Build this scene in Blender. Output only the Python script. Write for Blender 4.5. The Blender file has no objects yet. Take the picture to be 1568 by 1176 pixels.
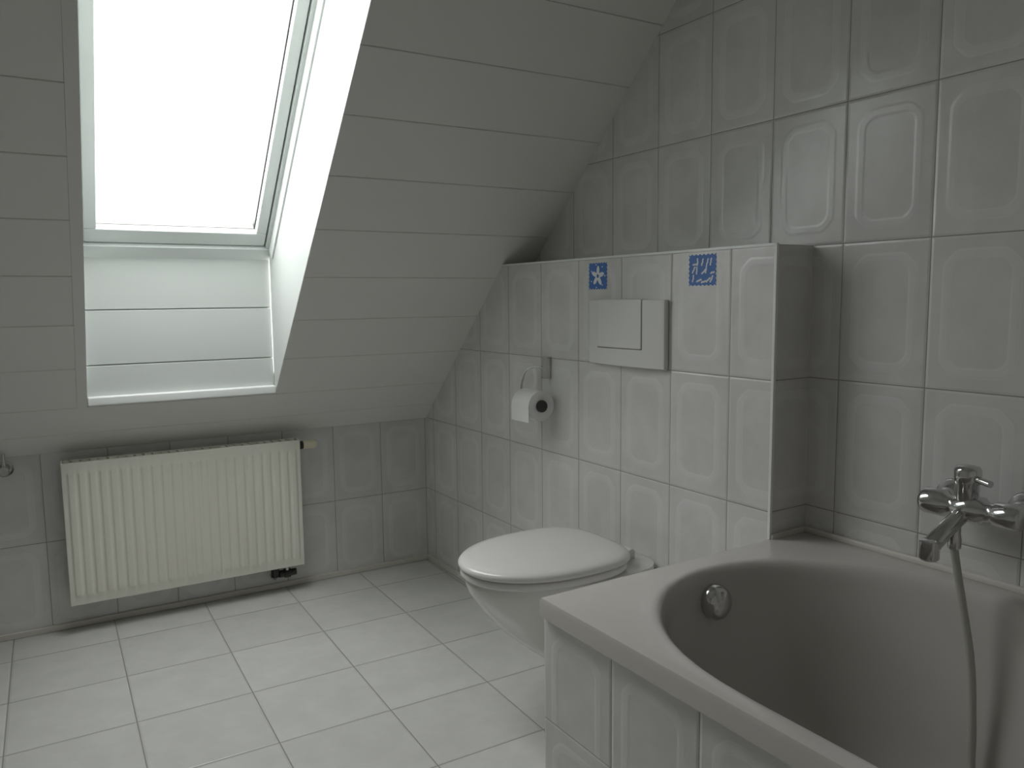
import bpy, bmesh, random
from math import *
from mathutils import Matrix, Vector
random.seed(3)
scene=bpy.context.scene
# ------------------------------------------------------------------ layout
H=1.13; D=3.0584; X0=1.3770; A=0.0269; B=0.1283; KZ=0.6218; TAN=0.968
ZT=1.2443; TH=0.3093; TW=0.2027; TEND=1.8249; CEIL=2.45
G=Matrix.Translation((X0,D,0))@Matrix.Rotation(A,4,'Z')   # gable frame: local (n,-t,z)
def g(t,n,z): return G@Vector((n,-t,z))
def slz(Y): return KZ+TAN*(D-Y)

# ------------------------------------------------------------------ helpers
def empty(name,mat=None):
    o=bpy.data.objects.new(name,None); scene.collection.objects.link(o)
    o.empty_display_size=.1
    if mat is not None: o.matrix_world=mat
    return o
def mesh(name,verts,faces,mat,parent=None,uvf=None,smooth=False,bevel=0,seg=2,mats=None,subsurf=0,autosm=None):
    me=bpy.data.meshes.new(name); me.from_pydata([tuple(v) for v in verts],[],faces); 
    bm=bmesh.new();bm.from_mesh(me);bmesh.ops.recalc_face_normals(bm,faces=bm.faces);bm.to_mesh(me);bm.free()
    if uvf:
        uv=me.uv_layers.new(name='UVMap')
        for l in me.loops: uv.data[l.index].uv=uvf(me.vertices[l.vertex_index].co)
    for m in (mat if isinstance(mat,(list,tuple)) else [mat]): me.materials.append(m)
    o=bpy.data.objects.new(name,me); scene.collection.objects.link(o)
    if parent: o.parent=parent
    if smooth:
        for p in me.polygons:p.use_smooth=True
        if autosm:
            md=o.modifiers.new('es','EDGE_SPLIT');md.split_angle=radians(autosm)
    if bevel:
        md=o.modifiers.new('bevel','BEVEL');md.width=bevel;md.segments=seg;md.limit_method='ANGLE';md.angle_limit=radians(35)
        for p in me.polygons:p.use_smooth=True
        wn=o.modifiers.new('wn','WEIGHTED_NORMAL');wn.keep_sharp=False
    if subsurf:
        md=o.modifiers.new('sub','SUBSURF');md.levels=subsurf;md.render_levels=subsurf
    return o
BF=[(0,1,2,3),(4,7,6,5),(0,4,5,1),(1,5,6,2),(2,6,7,3),(3,7,4,0)]
def box(name,lo,hi,mat,parent=None,bevel=0,uvf=None,seg=2):
    (a,b,c),(d,e,f)=lo,hi
    return mesh(name,[(a,b,c),(d,b,c),(d,e,c),(a,e,c),(a,b,f),(d,b,f),(d,e,f),(a,e,f)],BF,mat,parent,uvf=uvf,bevel=bevel,seg=seg)
def prism(name,prof,axis_fn,lo,hi,mat,parent=None,uvf=None,bevel=0):
    n=len(prof); v=[axis_fn(p,lo) for p in prof]+[axis_fn(p,hi) for p in prof]
    f=[tuple(range(n)),tuple(range(2*n-1,n-1,-1))]+[(i,(i+1)%n,n+(i+1)%n,n+i) for i in range(n)]
    return mesh(name,v,f,mat,parent,uvf=uvf,bevel=bevel)
def loft(name,rings,mat,parent=None,cap0=True,cap1=True,smooth=True,subsurf=0,bevel=0,autosm=None):
    n=len(rings[0]); v=[p for r in rings for p in r]; f=[]
    for k in range(len(rings)-1):
        for i in range(n):
            j=(i+1)%n; f.append((k*n+i,k*n+j,(k+1)*n+j,(k+1)*n+i))
    if cap0: f.append(tuple(range(n)))
    if cap1: f.append(tuple((len(rings)-1)*n+i for i in range(n)))
    return mesh(name,v,f,mat,parent,smooth=smooth,subsurf=subsurf,bevel=bevel,autosm=autosm)
def lathe(name,prof,mat,parent=None,M=Matrix(),n=40,autosm=35):
    rings=[[M@Vector((r*cos(2*pi*i/n),r*sin(2*pi*i/n),z)) for i in range(n)] for r,z in prof]
    return loft(name,rings,mat,parent,autosm=autosm)
def tube(name,pts,r,mat,parent=None,res=10,cyclic=False):
    cu=bpy.data.curves.new(name,'CURVE');cu.dimensions='3D';cu.bevel_depth=r;cu.bevel_resolution=4;cu.use_fill_caps=True;cu.resolution_u=res
    sp=cu.splines.new('BEZIER');sp.bezier_points.add(len(pts)-1);sp.use_cyclic_u=cyclic
    for bp,p in zip(sp.bezier_points,pts): bp.co=p;bp.handle_left_type=bp.handle_right_type='AUTO'
    tmp=bpy.data.objects.new('tmp',cu);scene.collection.objects.link(tmp)
    bpy.context.view_layer.update()
    me=bpy.data.meshes.new_from_object(tmp.evaluated_get(bpy.context.evaluated_depsgraph_get()))
    bpy.data.objects.remove(tmp);bpy.data.curves.remove(cu)
    for p in me.polygons:p.use_smooth=True
    me.materials.clear();me.materials.append(mat);me.name=name
    o=bpy.data.objects.new(name,me);scene.collection.objects.link(o)
    if parent:o.parent=parent
    return o

# ------------------------------------------------------------------ materials
def newmat(name):
    m=bpy.data.materials.new(name);m.use_nodes=True
    return m,m.node_tree,m.node_tree.nodes['Principled BSDF']
def simple(name,col,rough=.4,metal=0,noise=0,nscale=8,spec=.5,coat=0,bump=0):
    m,nt,b=newmat(name)
    b.inputs['Base Color'].default_value=(*col,1);b.inputs['Roughness'].default_value=rough;b.inputs['Metallic'].default_value=metal
    b.inputs['Specular IOR Level'].default_value=spec;b.inputs['Coat Weight'].default_value=coat
    if noise or bump:
        tc=nt.nodes.new('ShaderNodeTexCoord');nz=nt.nodes.new('ShaderNodeTexNoise');nz.inputs['Scale'].default_value=nscale;nz.inputs['Detail'].default_value=4
        nt.links.new(tc.outputs['Object'],nz.inputs['Vector'])
        if noise:
            mx=nt.nodes.new('ShaderNodeMix');mx.data_type='RGBA'
            mx.inputs[6].default_value=(*[c*(1-noise) for c in col],1);mx.inputs[7].default_value=(*[min(1,c*(1+noise)) for c in col],1)
            nt.links.new(nz.outputs['Fac'],mx.inputs[0]);nt.links.new(mx.outputs[2],b.inputs['Base Color'])
        if bump:
            bp=nt.nodes.new('ShaderNodeBump');bp.inputs['Strength'].default_value=bump;bp.inputs['Distance'].default_value=.002
            nt.links.new(nz.outputs['Fac'],bp.inputs['Height']);nt.links.new(bp.outputs[0],b.inputs['Normal'])
    return m
class N:
    def __init__(s,nt): s.nt=nt
    def m(s,op,a,b=None,c=None,clamp=False):
        n=s.nt.nodes.new('ShaderNodeMath');n.operation=op;n.use_clamp=clamp
        for i,x in enumerate((a,b,c)):
            if x is None: continue
            if isinstance(x,(int,float)): n.inputs[i].default_value=x
            else: s.nt.links.new(x,n.inputs[i])
        return n.outputs[0]
    def ss(s,x,lo,hi):   # smooth 0..1
        n=s.nt.nodes.new('ShaderNodeMapRange');n.interpolation_type='SMOOTHSTEP'
        s.nt.links.new(x,n.inputs[0]);n.inputs[1].default_value=lo;n.inputs[2].default_value=hi
        return n.outputs[0]
    def mix(s,f,a,b):
        n=s.nt.nodes.new('ShaderNodeMix');n.data_type='RGBA'
        if isinstance(f,(int,float)): n.inputs[0].default_value=f
        else: s.nt.links.new(f,n.inputs[0])
        for k,x in ((6,a),(7,b)):
            if isinstance(x,tuple): n.inputs[k].default_value=(*x,1)
            else: s.nt.links.new(x,n.inputs[k])
        return n.outputs[2]
def tile_mat(name,tw,th,base,dark,grout,emboss,gw=.0013,rough=.22,nscale=9.):
    m,nt,b=newmat(name);q=N(nt)
    tc=nt.nodes.new('ShaderNodeTexCoord');sx=nt.nodes.new('ShaderNodeSeparateXYZ');nt.links.new(tc.outputs['UV'],sx.inputs[0])
    fu=q.m('FRACT',sx.outputs[0]);fv=q.m('FRACT',sx.outputs[1])
    x=q.m('MULTIPLY',q.m('ABSOLUTE',q.m('SUBTRACT',fu,.5)),tw);y=q.m('MULTIPLY',q.m('ABSOLUTE',q.m('SUBTRACT',fv,.5)),th)
    edge=q.m('MINIMUM',q.m('SUBTRACT',tw/2,x),q.m('SUBTRACT',th/2,y))
    g_=q.m('SUBTRACT',1,q.ss(edge,gw*.6,gw*1.2))
    pillow=q.ss(edge,gw*.7,gw+.005)
    # random per tile
    cv=nt.nodes.new('ShaderNodeCombineXYZ');nt.links.new(q.m('FLOOR',sx.outputs[0]),cv.inputs[0]);nt.links.new(q.m('FLOOR',sx.outputs[1]),cv.inputs[1])
    wn=nt.nodes.new('ShaderNodeTexWhiteNoise');wn.noise_dimensions='3D';nt.links.new(cv.outputs[0],wn.inputs['Vector'])
    nz=nt.nodes.new('ShaderNodeTexNoise');nz.inputs['Scale'].default_value=nscale;nz.inputs['Detail'].default_value=5;nz.inputs['Roughness'].default_value=.6
    add=nt.nodes.new('ShaderNodeVectorMath');add.operation='ADD'
    sc=nt.nodes.new('ShaderNodeVectorMath');sc.operation='SCALE';sc.inputs['Scale'].default_value=5
    nt.links.new(wn.outputs['Color'],sc.inputs[0]);nt.links.new(tc.outputs['Object'],add.inputs[0]);nt.links.new(sc.outputs[0],add.inputs[1]);nt.links.new(add.outputs[0],nz.inputs['Vector'])
    col=q.mix(q.ss(nz.outputs['Fac'],.32,.70),dark,base)
    height=q.m('MULTIPLY',pillow,.0010)
    if emboss:
        def octo(a,bb,c):
            d=q.m('MULTIPLY',q.m('SUBTRACT',q.m('ADD',x,y),c),.7071)
            return q.m('SMOOTH_MAX',q.m('MAXIMUM',q.m('SUBTRACT',x,a),q.m('SUBTRACT',y,bb)),d,.012)
        d=octo(tw/2-.027,th/2-.028,tw/2+th/2-.027-.028-.028)
        # band between d=0 and d=-.018
        band=q.m('MULTIPLY',q.m('SUBTRACT',1,q.ss(d,-.005,.003)),q.ss(d,-.021,-.013))
        ring1=q.m('SUBTRACT',1,q.ss(q.m('ABSOLUTE',d),.0006,.003))
        ring2=q.m('SUBTRACT',1,q.ss(q.m('ABSOLUTE',q.m('ADD',d,.017)),.0006,.003))
        rings=q.m('MAXIMUM',ring1,ring2)
        wv=q.m('MULTIPLY',band,.30)
        col=q.mix(q.m('MAXIMUM',wv,q.m('MULTIPLY',rings,.40)),col,emboss)
        height=q.m('ADD',height,q.m('MULTIPLY',band,.00045))
    tint=q.m('ADD',.96,q.m('MULTIPLY',wn.outputs['Value'],.07))
    mul=nt.nodes.new('ShaderNodeVectorMath');mul.operation='SCALE';nt.links.new(col,mul.inputs[0]);nt.links.new(tint,mul.inputs['Scale'])
    col=q.mix(g_,mul.outputs[0],grout)
    nt.links.new(col,b.inputs['Base Color'])
    nt.links.new(q.m('ADD',rough,q.m('MULTIPLY',g_,.5)),b.inputs['Roughness'])
    bp=nt.nodes.new('ShaderNodeBump');bp.inputs['Strength'].default_value=1;bp.inputs['Distance'].default_value=1
    nt.links.new(height,bp.inputs['Height']);nt.links.new(bp.outputs[0],b.inputs['Normal'])
    return m
M_wall=tile_mat('embossed_wall_tile',TW,TH,(.71,.70,.685),(.64,.63,.615),(.26,.25,.24),(.81,.81,.80))
FS=.3047
M_floor=tile_mat('floor_tile',FS,FS,(.595,.60,.575),(.545,.55,.525),(.24,.235,.215),None,gw=.0020,rough=.27,nscale=11)
M_plank=simple('painted_panel',(.76,.755,.72),.42,noise=.02,nscale=3)
M_seam=simple('panel_groove',(.40,.39,.37),.7)
M_white=simple('white_lacquer',(.82,.84,.82),.3)
M_rev=simple('reveal_panel_white',(.58,.61,.59),.35)
M_pvc=simple('window_frame_white',(.66,.70,.68),.35)
M_paint=simple('wall_paint',(.85,.84,.80),.8,noise=.03)
M_rad=simple('radiator_enamel',(.79,.78,.68),.32)
M_cer=simple('sanitary_ceramic',(.70,.69,.66),.12,coat=.3)
M_lid=simple('toilet_seat_plastic',(.71,.70,.68),.22)
M_tub=simple('bath_acrylic',(.565,.54,.505),.2,coat=.2)
M_chrome=simple('chrome',(.62,.62,.62),.12,metal=1)
M_dark=simple('dark_rubber',(.02,.02,.02),.5)
M_gap=simple('dark_gap',(.05,.05,.05),.8)
M_gap2=simple('plate_groove',(.22,.22,.21),.7)
M_plate=simple('flush_plate_plastic',(.70,.695,.67),.35)
M_sil=simple('silicone_sealant',(.66,.63,.57),.5)
M_paper=simple('toilet_paper',(.85,.85,.83),.95,bump=.4,nscale=60)
M_blue=simple('blue_print',(.035,.14,.45),.5,noise=.25,nscale=60)
M_wprint=simple('white_print',(.75,.78,.8),.5)
M_cream=simple('cream_plastic',(.72,.68,.5),.4)
M_hose=simple('shower_hose_metal',(.50,.50,.45),.4,metal=.3)
# glass: clear pane
M_glass,nt,b=newmat('window_glass')
tr=nt.nodes.new('ShaderNodeBsdfTransparent');gl=nt.nodes.new('ShaderNodeBsdfGlossy');gl.inputs['Roughness'].default_value=.02
mx=nt.nodes.new('ShaderNodeMixShader');mx.inputs[0].default_value=.06
nt.links.new(tr.outputs[0],mx.inputs[1]);nt.links.new(gl.outputs[0],mx.inputs[2]);nt.links.new(mx.outputs[0],nt.nodes['Material Output'].inputs[0])

# ------------------------------------------------------------------ room shell
XL_W=-1.35; YBACK=-1.35
FX=.1421;FY=D-.1958
box('floor',(XL_W-.1,YBACK-.1,-.08),(X0+.5,D+.1,0),M_floor,uvf=lambda c:((c.x-FX)/FS,(c.y-FY)/FS))
box('wall_back',(XL_W-.1,D,0),(X0+.3,D+.1,KZ+.06),M_wall,uvf=lambda c:((c.x-1.169)/TW,(c.z-ZT)/TH))
prof=[(-.1,0),(4.6,0),(4.6,CEIL+.05),((CEIL-KZ)/TAN-.05,CEIL+.05),(-.1,KZ)]
w=prism('wall_right',prof,lambda p,n:(n,-p[0],p[1]),B,B+.1,M_wall,uvf=lambda c:((-c.y-1.0923)/TW,(c.z-ZT)/TH));w.matrix_world=G
ts=(ZT-KZ)/TAN
# installation half wall, individually mapped faces
hv=[(0,0,0),(0,-TEND,0),(0,-TEND,ZT),(0,-ts,ZT),(0,0,KZ),(B,0,0),(B,-TEND,0),(B,-TEND,ZT),(B,-ts,ZT),(B,0,KZ)]
def huv(c): return ((-c.y-.4772)/TW if abs(c.x)<1e-4 else (-c.y-.4772)/TW+c.x/TW,(c.z-ZT)/TH)
w=mesh('wall_half',hv,[(0,1,2,3,4),(1,6,7,2),(2,7,8,3),(5,9,8,7,6)],M_wall,uvf=huv);w.matrix_world=G
me=w.data
for p in me.polygons:
    for li in p.loop_indices:
        c=me.vertices[me.loops[li].vertex_index].co
        if p.index==1: me.uv_layers[0].data[li].uv=((c.x+.035)/TW,(c.z-ZT)/TH)
        if p.index==2: me.uv_layers[0].data[li].uv=((-c.y-.4772)/TW,c.x/TH+.02)
box('wall_left',(XL_W-.1,YBACK,0),(XL_W,D+.1,CEIL+.05),M_paint)
box('wall_front',(XL_W-.1,YBACK-.1,0),(X0+.5,YBACK,CEIL+.05),M_paint)

# ------------------------------------------------------------------ sloped ceiling with planks
TA=atan(TAN); SX=Vector((0,-cos(TA),sin(TA))); NI=Vector((0,-sin(TA),-cos(TA)))
XA,XB=XL_W-.02,X0+B+.12
SA=1.8950;SQ=.1413
XL,XR=.098,.702; KB,KTOP=7,-1
YB=SA+KB*SQ; YT=SA+KTOP*SQ
verts=[];faces=[]
def plank(x0,x1,ya,yb):  # ya lower (larger Y), yb upper
    gq=.0005;t=.012
    Ls=(ya-yb)/cos(TA)
    o=Vector((0,ya,slz(ya)))
    prof=[(gq,-t),(gq,-.0018),(gq+.0015,0),(Ls-gq-.0015,0),(Ls-gq,-.0018),(Ls-gq,-t)]
    n0=len(verts)
    for x in (x0,x1):
        for s,d in prof:
            p=o+SX*s+NI*d;verts.append((x,p.y,p.z))
    n=len(prof)
    faces.append(tuple(n0+i for i in range(n)));faces.append(tuple(n0+2*n-1-i for i in range(n)))
    for i in range(n):faces.append((n0+i,n0+(i+1)%n,n0+n+(i+1)%n,n0+n+i))
YTOP=D-(CEIL-KZ)/TAN
ys=[D]+[SA+k*SQ for k in range(7,-8,-1) if YTOP<SA+k*SQ<D-.03]+[YTOP]
ys.insert(1,2.985)
for ya,yb in zip(ys[:-1],ys[1:]):
    if ya<=YB+1e-6 and yb>=YT-1e-6:
        plank(XA,XL-.03,ya,yb);plank(XR,XB,ya,yb)
    else: plank(XA,XB,ya,yb)
ce=empty('ceiling')
mesh('ceiling_planks',verts,faces,M_plank,ce)
def slab(name,x0,x1,ya,yb,d0,d1,mat,parent):
    v=[]
    for y in (ya,yb):
        for d in (d0,d1):
            for x in (x0,x1):
                p=Vector((0,y,slz(y)))+NI*d;v.append((x,p.y,p.z))
    return mesh(name,v,[(0,1,3,2),(4,6,7,5),(0,4,5,1),(2,3,7,6),(0,2,6,4),(1,5,7,3)],mat,parent)
for i,(x0,x1,ya,yb) in enumerate([(XA,XL-.001,D,YTOP),(XR+.001,XB,D,YTOP),(XL-.001,XR+.001,D,YB+.001),(XL-.001,XR+.001,YT-.001,YTOP)]):
    slab('ceiling_backing_%d'%i,x0,x1,ya,yb,-.004,-.06,M_seam,ce)
slab('ceiling_casing_l',XL-.0295,XL,YB,YT,.001,-.02,M_plank,ce)
box('ceiling_flat',(XL_W-.1,YBACK-.1,CEIL),(X0+.5,YTOP+.02,CEIL+.05),M_plank,ce)

# ------------------------------------------------------------------ skylight
win=empty('window_1')
FO=Vector((0,2.878,1.295)); FL=1.45
def fp(s,d=0): return FO+SX*s+NI*d
pB=fp(0);pT=fp(FL)
so=NI*-.0015
quad=[(YB+so.y,slz(YB)+so.z),(pB.y,pB.z),(pT.y,pT.z),(YT+so.y,slz(YT)+so.z)]
prism('reveal_left',quad,lambda p,x:(x,p[0],p[1]),XL-.02,XL,M_rev,win)
prism('reveal_right',quad,lambda p,x:(x,p[0],p[1]),XR-.0005,XR+.02,M_rev,win)
def vboard(n,z0,z1,y):
    box(n,(XL,y,z0+.0015),(XR,y+.018,z1-.0015),M_rev,win,bevel=.002)
yb_=YB+.004
vboard('reveal_board_1',.80,.925,yb_);vboard('reveal_board_2',.925,1.105,yb_);vboard('reveal_board_3',1.105,1.30,yb_)
box('reveal_backing',(XL-.02,yb_+.017,.83),(XR+.02,yb_+.04,1.33),M_seam,win)
box('reveal_sill_trim',(XL,YB-.020,slz(YB)+.004),(XR,YB+.012,slz(YB)+.034),M_white,win,bevel=.005)
prism('reveal_top',[(YT,slz(YT)),(pT.y,pT.z),(pT.y-.02,pT.z+.02),(YT-.02,slz(YT)+.02)],lambda p,x:(x,p[0],p[1]),XL-.02,XR+.02,M_rev,win)
def fbox(n,x0,x1,s0,s1,d0,d1,mat,bev=.003):
    v=[]
    for s in (s0,s1):
        for d in (d0,d1):
            for x in (x0,x1):
                p=fp(s,d);v.append((x,p.y,p.z))
    return mesh(n,v,[(0,1,3,2),(4,6,7,5),(0,4,5,1),(2,3,7,6),(0,2,6,4),(1,5,7,3)],mat,win,bevel=bev)
fbox('frame_bottom',XL-.03,XR+.03,-.03,.028,-.08,.008,M_pvc)
fbox('frame_top',XL-.03,XR+.03,FL-.03,FL+.03,-.08,.008,M_pvc)
fbox('frame_left',XL-.03,XL+.016,.028,FL-.03,-.08,.004,M_pvc)
fbox('frame_right',XR-.018,XR+.03,.028,FL-.03,-.08,.004,M_pvc)
fbox('frame_bead_right',XR-.007,XR+.002,.02,FL-.02,.002,.05,M_pvc,.002)
gx0,gx1=.155,.645
fbox('sash_bottom',XL+.020,XR-.022,.033,.088,-.07,-.004,M_pvc,.004)
fbox('sash_top',XL+.020,XR-.022,FL-.10,FL-.033,-.07,-.004,M_pvc,.004)
fbox('sash_left',XL+.020,gx0,.088,FL-.10,-.07,-.004,M_pvc,.004)
fbox('sash_right',gx1,XR-.022,.088,FL-.10,-.07,-.004,M_pvc,.004)
fbox('sash_gap_backing_l',XL+.01,XL+.03,.02,FL-.02,-.075,-.03,M_gap,0)
fbox('sash_gap_backing_r',XR-.03,XR-.01,.02,FL-.02,-.075,-.03,M_gap,0)
fbox('sash_gap_backing_b',XL+.01,XR-.01,.02,.045,-.075,-.03,M_gap,0)
fbox('glass_bead_b',gx0,gx1,.088,.091,-.05,-.03,M_seam,0)
fbox('glass_bead_r',gx1-.004,gx1,.088,FL-.10,-.05,-.03,M_dark,0)
fbox('glass_pane',gx0,gx1,.088,FL-.10,-.046,-.042,M_glass,0)

# ------------------------------------------------------------------ skirting
box('baseboard_back',(XL_W,D-.010,0),(X0-.001,D-.0005,.022),M_sil,bevel=.003)
o=box('baseboard_right',(-.010,-TEND,0),(-.0005,-.012,.022),M_sil,bevel=.003);o.matrix_world=G
tr_=box('trim_1',(-.003,-TEND-.003,.5623),(.004,-TEND+.004,ZT+.002),M_white);tr_.matrix_world=G
tr_=box('trim_2',(-.003,-TEND-.002,ZT-.003),(.004,-ts,ZT+.003),M_white);tr_.matrix_world=G

# ------------------------------------------------------------------ radiator
rad=empty('radiator')
rx0,rx1,rz0,rz1,ry=.012,.805,.104,.597,2.958
nr=24;pitch=(rx1-rx0-.02)/nr
xs=[(rx0,0),(rx0+.01,0)]
for i in range(nr):
    x=rx0+.01+i*pitch
    xs+=[(x+pitch*.10,0),(x+pitch*.26,1),(x+pitch*.74,1),(x+pitch*.90,0)]
xs+=[(rx1-.01,0),(rx1,0)]
zs=[(rz0,-.5),(rz0+.004,0),(rz0+.026,0),(rz0+.040,1),(rz1-.040,1),(rz1-.026,0),(rz1-.004,0),(rz1,-.5)]
v=[];f=[]
for z,k in zs:
    for x,r in xs:
        yy=ry+.007-(.005*r*k if k>0 else 0)+(.01 if k<0 else 0)
        v.append((x,yy,z))
n=len(xs)
for j in range(len(zs)-1):
    for i in range(n-1): f.append((j*n+i,j*n+i+1,(j+1)*n+i+1,(j+1)*n+i))
o=mesh('front_panel',v,f,M_rad,rad,bevel=.0015,seg=1)
box('body',(rx0+.008,ry+.012,rz0+.01),(rx1-.008,ry+.03,rz1-.012),M_rad,rad)
box('side_panel_l',(rx0-.002,ry+.008,rz0+.006),(rx0+.002,ry+.072,rz1+.001),M_rad,rad,bevel=.001)
box('side_panel_r',(rx1-.002,ry+.008,rz0+.006),(rx1+.002,ry+.072,rz1+.001),M_rad,rad,bevel=.001)
for i in range(28):
    x=rx0+.006+i*(rx1-rx0-.012)/28
    box('grille_%d'%i,(x,ry+.016,rz1-.004),(x+.019,ry+.064,rz1-.001),M_rad,rad)
box('top_rail_front',(rx0,ry+.008,rz1-.008),(rx1,ry+.016,rz1+.001),M_rad,rad,bevel=.001)
box('top_rail_back',(rx0,ry+.064,rz1-.008),(rx1,ry+.072,rz1+.001),M_rad,rad,bevel=.001)
box('back_panel',(rx0+.01,ry+.055,rz0+.01),(rx1-.01,ry+.066,rz1-.012),M_rad,rad)
for x in (.12,.69):
    box('bracket_%d'%int(x*100),(x,ry+.066,.15),(x+.03,D,.55),M_rad,rad)
Mx=Matrix.Translation((.745,ry+.04,.075))@Matrix.Rotation(pi/2,4,'Y')
lathe('valve_body',[(.0,-.03),(.014,-.03),(.014,-.012),(.018,-.01),(.018,.012),(.013,.014),(.013,.035),(0,.035)],M_dark,rad,Mx,n=16)
tube('valve_pipe',[(.745,ry+.04,.11),(.745,ry+.04,.07),(.745,ry+.07,.055),(.745,D,.055)],.009,M_chrome,rad)
tube('valve_pipe_b',[(.70,ry+.04,.11),(.70,ry+.04,.07),(.70,ry+.07,.055),(.70,D,.055)],.009,M_chrome,rad)
lathe('valve_nut',[(0,-.018),(.016,-.018),(.016,.018),(0,.018)],M_dark,rad,Matrix.Translation((.70,ry+.04,.085)),n=6)
Mx=Matrix.Translation((.812,ry+.04,.572))@Matrix.Rotation(pi/2,4,'Y')
lathe('thermostat_neck',[(0,-.01),(.016,-.01),(.016,.014),(0,.014)],M_dark,rad,Mx,n=20)
lathe('thermostat_head',[(0,.014),(.014,.014),(.016,.02),(.016,.045),(.017,.048),(.017,.060),(.013,.066),(0,.066)],M_cream,rad,Mx,n=24)

# small angle valve at the left
av=empty('angle_valve')
Mv=Matrix.Translation((-.15,D,.585))@Matrix.Rotation(pi/2,4,'X')
lathe('rosette',[(0,0.001),(.027,0.001),(.027,.004),(.02,.01),(0,.01)],M_chrome,av,Mv,n=28)
lathe('spindle',[(0,.01),(.011,.01),(.011,.05),(.016,.052),(.016,.066),(.012,.07),(0,.07)],M_chrome,av,Mv,n=20)
tube('supply_pipe',[(-.15,D-.035,.585),(-.15,D-.035,.64)],.006,M_chrome,av)

# ------------------------------------------------------------------ bathtub
tub=empty('bathtub',G)
T0,T1=1.822,3.47; N0,N1=-.650,B-.001; ZR=.5623
tcn=(2.62,-.265)
def basin(d,armk=0,back=0,z=.5623):
    pts=[];e0=1.888+d;e1=3.385-d-back;hw=.343-d;Aa=.42
    NN=28
    for i in range(NN):   # far end, from n- side to n+ side
        th=pi*i/(NN-1)
        pts.append((e0+Aa-Aa*sin(th)**.9,tcn[1]-hw*cos(th)))
    for i in range(1,40): pts.append((e0+Aa+(e1-Aa-e0-Aa)*i/40,tcn[1]+hw))
    for i in range(NN):
        th=pi*i/(NN-1)
        pts.append((e1-Aa+Aa*sin(th)**.9,tcn[1]+hw*cos(th)))
    for i in range(1,40): pts.append((e1-Aa-(e1-Aa-e0-Aa)*i/40,tcn[1]-hw))
    out=[]
    ts_=2.31+(.53-z)*1.25
    for t,n in pts:
        k=max(0,min(1,(t-ts_)/.09))*max(0,min(1,(3.1-t)/.16));k=k*k*(3-2*k)
        n=n+(-1 if n>tcn[1] else 1)*armk*k*min(1,abs(n-tcn[1])/.2)
        out.append((t,n))
    return out
base=basin(0)
def rect(inset,z):
    r=[]
    for t,n in base:
        dt,dn=t-tcn[0],n-tcn[1];ks=[]
        if dt>1e-9: ks.append((T1-inset-tcn[0])/dt)
        if dt<-1e-9: ks.append((T0+inset-tcn[0])/dt)
        if dn>1e-9: ks.append((N1-inset-tcn[1])/dn)
        if dn<-1e-9: ks.append((N0+inset-tcn[1])/dn)
        k=min(ks);r.append([tcn[0]+dt*k,tcn[1]+dn*k])
    for ct in (T0+inset,T1-inset):
        for cn in (N0+inset,N1-inset):
            j=min(range(len(r)),key=lambda i:(r[i][0]-ct)**2+(r[i][1]-cn)**2);r[j]=[ct,cn]
    return [(n,-t,z) for t,n in r]
def bring(d,z,armk=0,back=0): return [(n,-t,z) for t,n in basin(d,armk,back,z)]
rings=[rect(.012,.522),rect(0,.524),rect(0,.553),rect(.003,.5605),rect(.010,ZR),
 bring(-.014,ZR),bring(-.006,ZR-.001),bring(0,ZR-.005),bring(.006,ZR-.014),bring(.010,.535,.004,.01),bring(.013,.52,.014,.02),bring(.016,.50,.024,.03),bring(.022,.475,.03,.06),bring(.027,.445,.033,.08),bring(.032,.42,.034,.10),bring(.04,.375,.032,.13),bring(.05,.33,.028,.16),bring(.07,.25,.015,.20),
 bring(.095,.195,.0,.22),bring(.13,.165,0,.24),bring(.18,.155,0,.26),bring(.26,.152,0,.2)]
loft('tub_shell',rings,M_tub,tub,cap0=False,cap1=True,autosm=50)
def auv(c): return ((-c.y-1.819)/.205,(c.z-.527)/TH)
ay=N0+.012
def quadm(nm,n,za,zb,uvf): return box(nm,(n,-T1,za),(n+.02,-T0,zb),M_wall,tub,uvf=uvf)
quadm('apron_tiles_upper',ay,.3175,.523,auv)
quadm('apron_tiles_lower',ay,0,.3175,lambda c:((-c.y-1.819)/.205,(c.z-.3170)/TH))
box('apron_end_tiles',(ay+.001,-T0-.02,0),(-.002,-T0-.001,.523),M_wall,tub,uvf=lambda c:((c.x-ay)/TW,(c.z-.527)/TH))
box('apron_near_end',(ay+.001,-T1,0),(N1,-T1+.02,.523),M_wall,tub,uvf=lambda c:((c.x-ay)/TW,(c.z-.527)/TH))
box('sealant_wall',(N1-.012,-T1,ZR-.002),(N1,-T0,ZR+.012),M_sil,tub,bevel=.004)
box('sealant_box',(.0,-T0-.012,ZR-.002),(N1,-T0-.003,ZR+.012),M_sil,tub,bevel=.003)
Mo=Matrix.Translation((-.270,-(1.908),.497))@Matrix.Rotation(radians(80),4,'X')
lathe('overflow_knob',[(0,-.012),(.030,-.012),(.037,.0),(.037,.010),(.033,.020),(.026,.026),(.012,.030),(0,.031)],M_chrome,tub,Mo,n=40,autosm=60)
lathe('drain',[(0,0),(.035,0),(.035,.003),(.028,.006),(0,.008)],M_chrome,tub,Matrix.Translation((-.265,-2.25,.152)),n=32)

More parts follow.
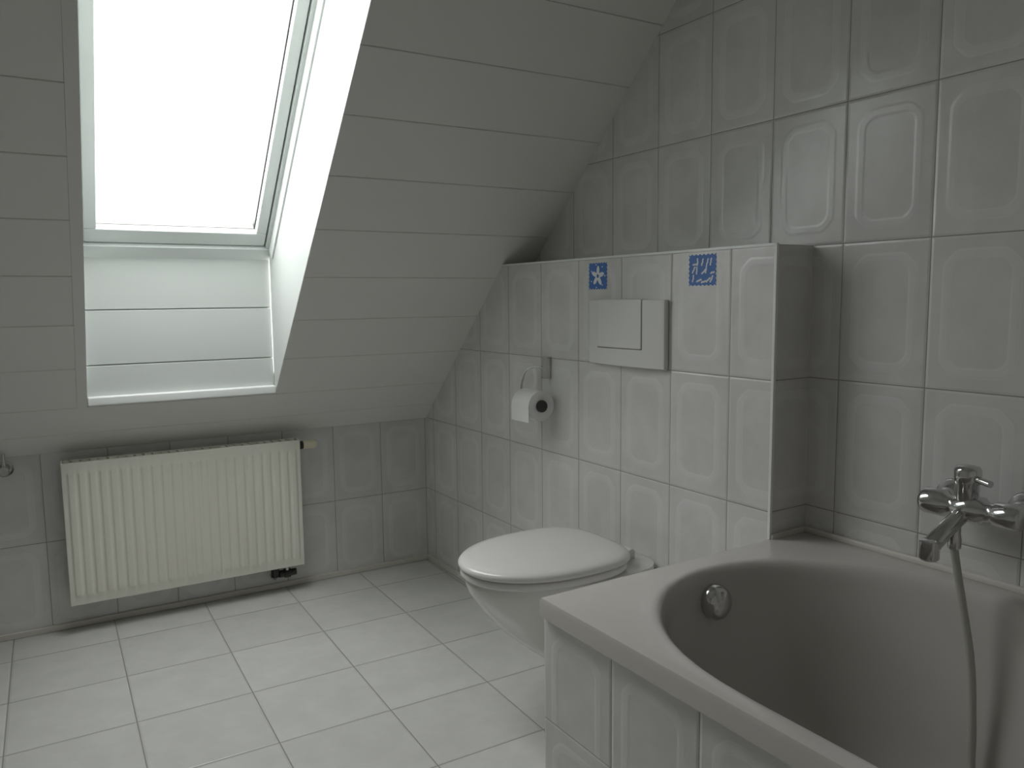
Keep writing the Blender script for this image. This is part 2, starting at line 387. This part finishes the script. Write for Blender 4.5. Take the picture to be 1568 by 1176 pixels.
# ------------------------------------------------------------------ faucet
fa=empty('bath_mixer_tap',G)
wn_=B-.001; nb=B-.075; zc=.722; tl,tr2=2.180,2.318
for i,t in enumerate((tl,tr2)):
    Mf=Matrix.Translation((wn_,-t,zc))@Matrix.Rotation(-pi/2,4,'Y')
    lathe('rosette_%d'%i,[(0,.0),(.034,.0),(.036,.004),(.033,.014),(.022,.024),(.018,.030),(.018,.06),(.0,.06)],M_chrome,fa,Mf,n=36,autosm=60)
My=Matrix.Translation((nb,-(tl-.025),zc))@Matrix.Rotation(pi/2,4,'X')
Lb=tr2-tl+.05
lathe('body',[(0,0),(.015,0),(.023,.003),(.026,.01),(.026,.046),(.019,.055),(.019,Lb*.36),(.026,Lb*.40),(.026,Lb*.62),(.019,Lb*.66),(.019,Lb-.05),(.024,Lb-.045),(.024,Lb-.01),(.022,Lb-.003),(.015,Lb),(0,Lb)],M_chrome,fa,My,n=32,autosm=60)
tm=(tl+tr2)/2-.008
lathe('cartridge',[(0,0),(.021,0),(.021,.042),(.024,.045),(.024,.069),(.021,.075),(.010,.078),(0,.078)],M_chrome,fa,Matrix.Translation((nb,-tm,zc+.005)),n=32,autosm=50)
tube('lever',[(nb,-tm,zc+.060),(nb-.012,-tm-.03,zc+.060),(nb-.02,-tm-.052,zc+.058)],.0065,M_chrome,fa)
tube('spout',[(nb,-tm,zc-.005),(nb-.04,-tm+.004,zc-.025),(nb-.080,-tm+.008,zc-.048),(nb-.10,-tm+.010,zc-.062)],.016,M_chrome,fa)
Ms=Matrix.Translation((nb-.102,-tm+.010,zc-.062))
lathe('aerator',[(0,-.024),(.014,-.024),(.018,-.020),(.018,.012),(.012,.016),(0,.016)],M_chrome,fa,Ms,n=24,autosm=50)
lathe('hose_connector',[(0,-.05),(.009,-.05),(.012,-.046),(.012,-.028),(.010,-.02),(.010,0),(0,0)],M_chrome,fa,Matrix.Translation((nb-.035,-tm,zc-.025)),n=20)
hs=empty('hand_shower',G)
hx=nb-.035
hose=[(hx,-tm,zc-.0755),(hx+.002,-tm-.006,.61),(hx+.0,-tm-.022,.54),(hx-.005,-tm-.044,.44),(hx-.02,-tm-.060,.33),(hx-.045,-tm-.078,.23),(hx-.10,-tm-.13,.168),(hx-.2,-tm-.25,.163)]
tube('shower_hose',hose,.0075,M_hose,hs,res=16)
Mh=Matrix.Translation((hx-.2,-tm-.25,.172))@Matrix.Rotation(pi/2,4,'X')
lathe('hand_shower_handle',[(0,0),(.010,0),(.012,.02),(.013,.12),(.016,.15),(0,.15)],M_chrome,hs,Mh,n=20)
lathe('hand_shower_head',[(0,-.012),(.030,-.012),(.034,-.006),(.030,.01),(.012,.018),(0,.018)],M_chrome,hs,Matrix.Translation((hx-.2,-tm-.42,.175)),n=30)

# ------------------------------------------------------------------ toilet
wc=empty('toilet',G@Matrix.Translation((0,-1.315,0)))
def egg(nb_,nf,hw,z,cx=None,eb=2.6,ef=2.1,N_=56,flat=False):
    c=nb_+(nf-nb_)*.42
    pts=[]
    for i in range(N_):
        th=2*pi*i/N_;ct,st=cos(th),sin(th)
        if ct>=0:
            x=c+(nb_-c)*abs(ct)**(2/eb); y=hw*(1 if st>=0 else -1)*abs(st)**(2/eb)
        else:
            x=c+(nf-c)*abs(ct)**(2/ef); y=hw*(1 if st>=0 else -1)*abs(st)**(2/ef)
        pts.append((x,y,z))
    return pts
R_=[egg(-.001,-.16,.085,.075,eb=6),egg(-.001,-.20,.100,.085,eb=6),egg(-.001,-.26,.112,.12,eb=6),egg(-.001,-.34,.128,.18,eb=6),egg(-.001,-.42,.146,.25,eb=5),egg(-.001,-.48,.163,.32,eb=5),egg(-.001,-.512,.174,.37,eb=4.5),egg(-.001,-.52,.178,.395,eb=4.5),egg(-.001,-.517,.176,.403,eb=4.5),egg(-.004,-.505,.168,.405,eb=4.5)]
loft('bowl',R_,M_cer,wc,autosm=60)
S_=[egg(-.085,-.525,.180,.408,eb=3),egg(-.083,-.529,.184,.412,eb=3),egg(-.083,-.529,.184,.424,eb=3),egg(-.086,-.525,.181,.427,eb=3)]
loft('seat_ring',S_,M_lid,wc,autosm=60)
L_=[egg(-.078,-.528,.183,.430,eb=3),egg(-.074,-.534,.188,.434,eb=3),egg(-.074,-.534,.188,.442,eb=3),egg(-.080,-.527,.182,.449,eb=3),egg(-.10,-.50,.162,.4535,eb=3),egg(-.15,-.43,.115,.457,eb=3),egg(-.21,-.33,.05,.4585,eb=3)]
loft('lid',L_,M_lid,wc,autosm=60)
for s in (-1,1):
    My=Matrix.Translation((-.062,s*.075-.02,.424))@Matrix.Rotation(-pi/2,4,'X')
    lathe('hinge_%d'%(s+1),[(0,0),(.012,0),(.013,.004),(.013,.036),(.012,.04),(0,.04)],M_lid,wc,My,n=20)
    box('hinge_base_%d'%(s+1),(-.078,s*.075-.016,.403),(-.046,s*.075+.016,.420),M_lid,wc,bevel=.003)

# ------------------------------------------------------------------ flush plate
fpz=empty('flush_plate',G)
def slabcurve(nm,t0,t1,z0,z1,n0,bul,mat,parent):
    v=[];K=12;f=[]
    for i in range(K+1):
        u=i/K;t=t0+(t1-t0)*u;b_=-n0-bul*(1-(2*u-1)**2)
        v+=[(-.0005,-t,z0),(b_,-t,z0+.0),(b_,-t,z1),(-.0005,-t,z1)]
    for i in range(K):
        a=4*i;b2=a+4
        for k in range(4): f.append((a+k,a+(k+1)%4,b2+(k+1)%4,b2+k))
    f.append((0,1,2,3));f.append((4*K,4*K+1,4*K+2,4*K+3))
    return mesh(nm,v,f,mat,parent,bevel=.003)
slabcurve('plate',1.160,1.482,.935,1.122,.016,.010,M_plate,fpz)
slabcurve('plate_shadow_gap',1.2070,1.4030,.9835,1.1225,.0245,.0035,M_gap2,fpz)
slabcurve('button',1.2095,1.4005,.9865,1.1235,.0265,.004,M_plate,fpz)

# ------------------------------------------------------------------ decal stickers
def sticker(t0,t1,z0,z1,kind):
    st=empty('wall_sticker',G@Matrix.Translation((-.0006,-(t0+t1)/2,(z0+z1)/2)))
    w_=(t1-t0)/2;h_=(z1-z0)/2
    out=[]
    K=7
    def side(p0,p1,nx,nz):
        for i in range(K*4):
            u=i/(K*4);a=.0028*(1 if (i//2)%2 else 0)
            out.append((p0[0]+(p1[0]-p0[0])*u-nx*a,p0[1]+(p1[1]-p0[1])*u-nz*a))
    side((-w_,-h_),(w_,-h_),0,-1);side((w_,-h_),(w_,h_),1,0);side((w_,h_),(-w_,h_),0,1);side((-w_,h_),(-w_,-h_),-1,0)
    bm=bmesh.new();vs=[bm.verts.new((0,-a,b2)) for a,b2 in out];bm.faces.new(vs);me=bpy.data.meshes.new('backing');bm.to_mesh(me);bm.free();me.materials.append(M_blue)
    o=bpy.data.objects.new('backing',me);scene.collection.objects.link(o);o.parent=st
    v=[];f=[]
    def blob(pts):
        n0=len(v);v.extend([(-.0006,-a,b2) for a,b2 in pts]);f.append(tuple(range(n0,n0+len(pts))))
    if kind==0:
        # rounded starfish with blue centre
        P=[];Q=[]
        for i in range(60):
            a=2*pi*i/60;r=.0205+.0095*cos(5*(a-.25));P.append((r*cos(a),r*sin(a)));Q.append((.0055*cos(a),.0055*sin(a)))
        n0=len(v);v.extend([(-.0006,-a,b2) for a,b2 in P]);v.extend([(-.0006,-a,b2) for a,b2 in Q])
        for i in range(60):f.append((n0+i,n0+(i+1)%60,n0+60+(i+1)%60,n0+60+i))
        for i in range(7):
            a=i*.9;cx,cz=.037*cos(a)*(.9),.034*sin(a);s=.002;blob([(cx-s,cz-s),(cx+s,cz-s),(cx+s,cz+s),(cx-s,cz+s)])
    else:
        rr=random.Random(5)
        for gx in range(5):
            for gz in range(3):
                p=Vector((-.033+gx*.0155+rr.uniform(-.002,.002),-.031+gz*.0215+rr.uniform(-.002,.002)));a=1.2+rr.uniform(-.6,.6);w1=.0022
                for s in range(4):
                    q=p+Vector((cos(a),sin(a)))*.0052;nrm=Vector((-sin(a),cos(a)))*w1
                    if abs(q.x)<.043 and abs(q.y)<.036: blob([tuple(p+nrm),tuple(p-nrm),tuple(q-nrm),tuple(q+nrm)])
                    p=q;a+=(1.0 if s%2 else -.9)+rr.uniform(-.2,.2)
    mesh('print',v,f,M_wprint,st)
sticker(1.138,1.225,1.152,1.231,0)
sticker(1.552,1.646,1.155,1.234,1)

# ------------------------------------------------------------------ paper holder
ph=empty('toilet_paper_holder',G)
box('mount_plate',(-.022,-.940,.868),(-.001,-.912,.940),M_chrome,ph,bevel=.003)
tube('arm',[(-.015,-.925,.90),(-.030,-.90,.905),(-.045,-.865,.895),(-.056,-.853,.86),(-.058,-.850,.82),(-.058,-.852,.79),(-.058,-.87,.785)],.0035,M_chrome,ph)
tube('rod',[(-.058,-.86,.785),(-.058,-.92,.785),(-.058,-.965,.785)],.006,M_chrome,ph)
Mp=Matrix.Translation((-.058,-.865,.785))@Matrix.Rotation(pi/2,4,'X')
lathe('paper_roll',[(.020,0),(.049,0),(.049,.10),(.020,.10),(.020,0)],M_paper,ph,Mp,n=40)
lathe('end_cap',[(0,.098),(.019,.098),(.019,.108),(.014,.113),(0,.114)],M_dark,ph,Mp,n=24)
box('paper_sheet',(-.1075,-.965,.735),(-.1065,-.865,.786),M_paper,ph)

# ------------------------------------------------------------------ lighting
wd=bpy.data.worlds.new('overcast_sky');scene.world=wd;wd.use_nodes=True
bg=wd.node_tree.nodes['Background'];bg.inputs[0].default_value=(.98,.99,.985,1);bg.inputs[1].default_value=10.0
la=bpy.data.lights.new('skylight_portal','AREA');la.shape='RECTANGLE';la.size=.5;la.size_y=1.3;la.cycles.is_portal=True
lo=bpy.data.objects.new('skylight_portal',la);scene.collection.objects.link(lo)
c=fp(FL/2,-.10);c.x=(gx0+gx1)/2
lo.matrix_world=Matrix.Translation(c)@Matrix(((1,0,0),(0,SX.y,-NI.y),(0,SX.z,-NI.z))).to_4x4()
scene.view_settings.view_transform='Standard'
scene.view_settings.gamma=1.12

# ------------------------------------------------------------------ camera
yaw,T,rl,f_=.5340,.1092,.0107,1200.98
F=Vector((sin(yaw)*cos(T),cos(yaw)*cos(T),-sin(T)));R=Vector((cos(yaw),-sin(yaw),0));U=R.cross(F)
R2=R*cos(rl)-U*sin(rl);U2=U*cos(rl)+R*sin(rl)
cam=bpy.data.cameras.new('camera');co=bpy.data.objects.new('camera',cam);scene.collection.objects.link(co)
cam.sensor_width=36;cam.lens=36*f_/1568;cam.clip_start=.02
Mc=Matrix((R2,U2,-F)).transposed().to_4x4();Mc.translation=(0,0,H);co.matrix_world=Mc
scene.camera=co
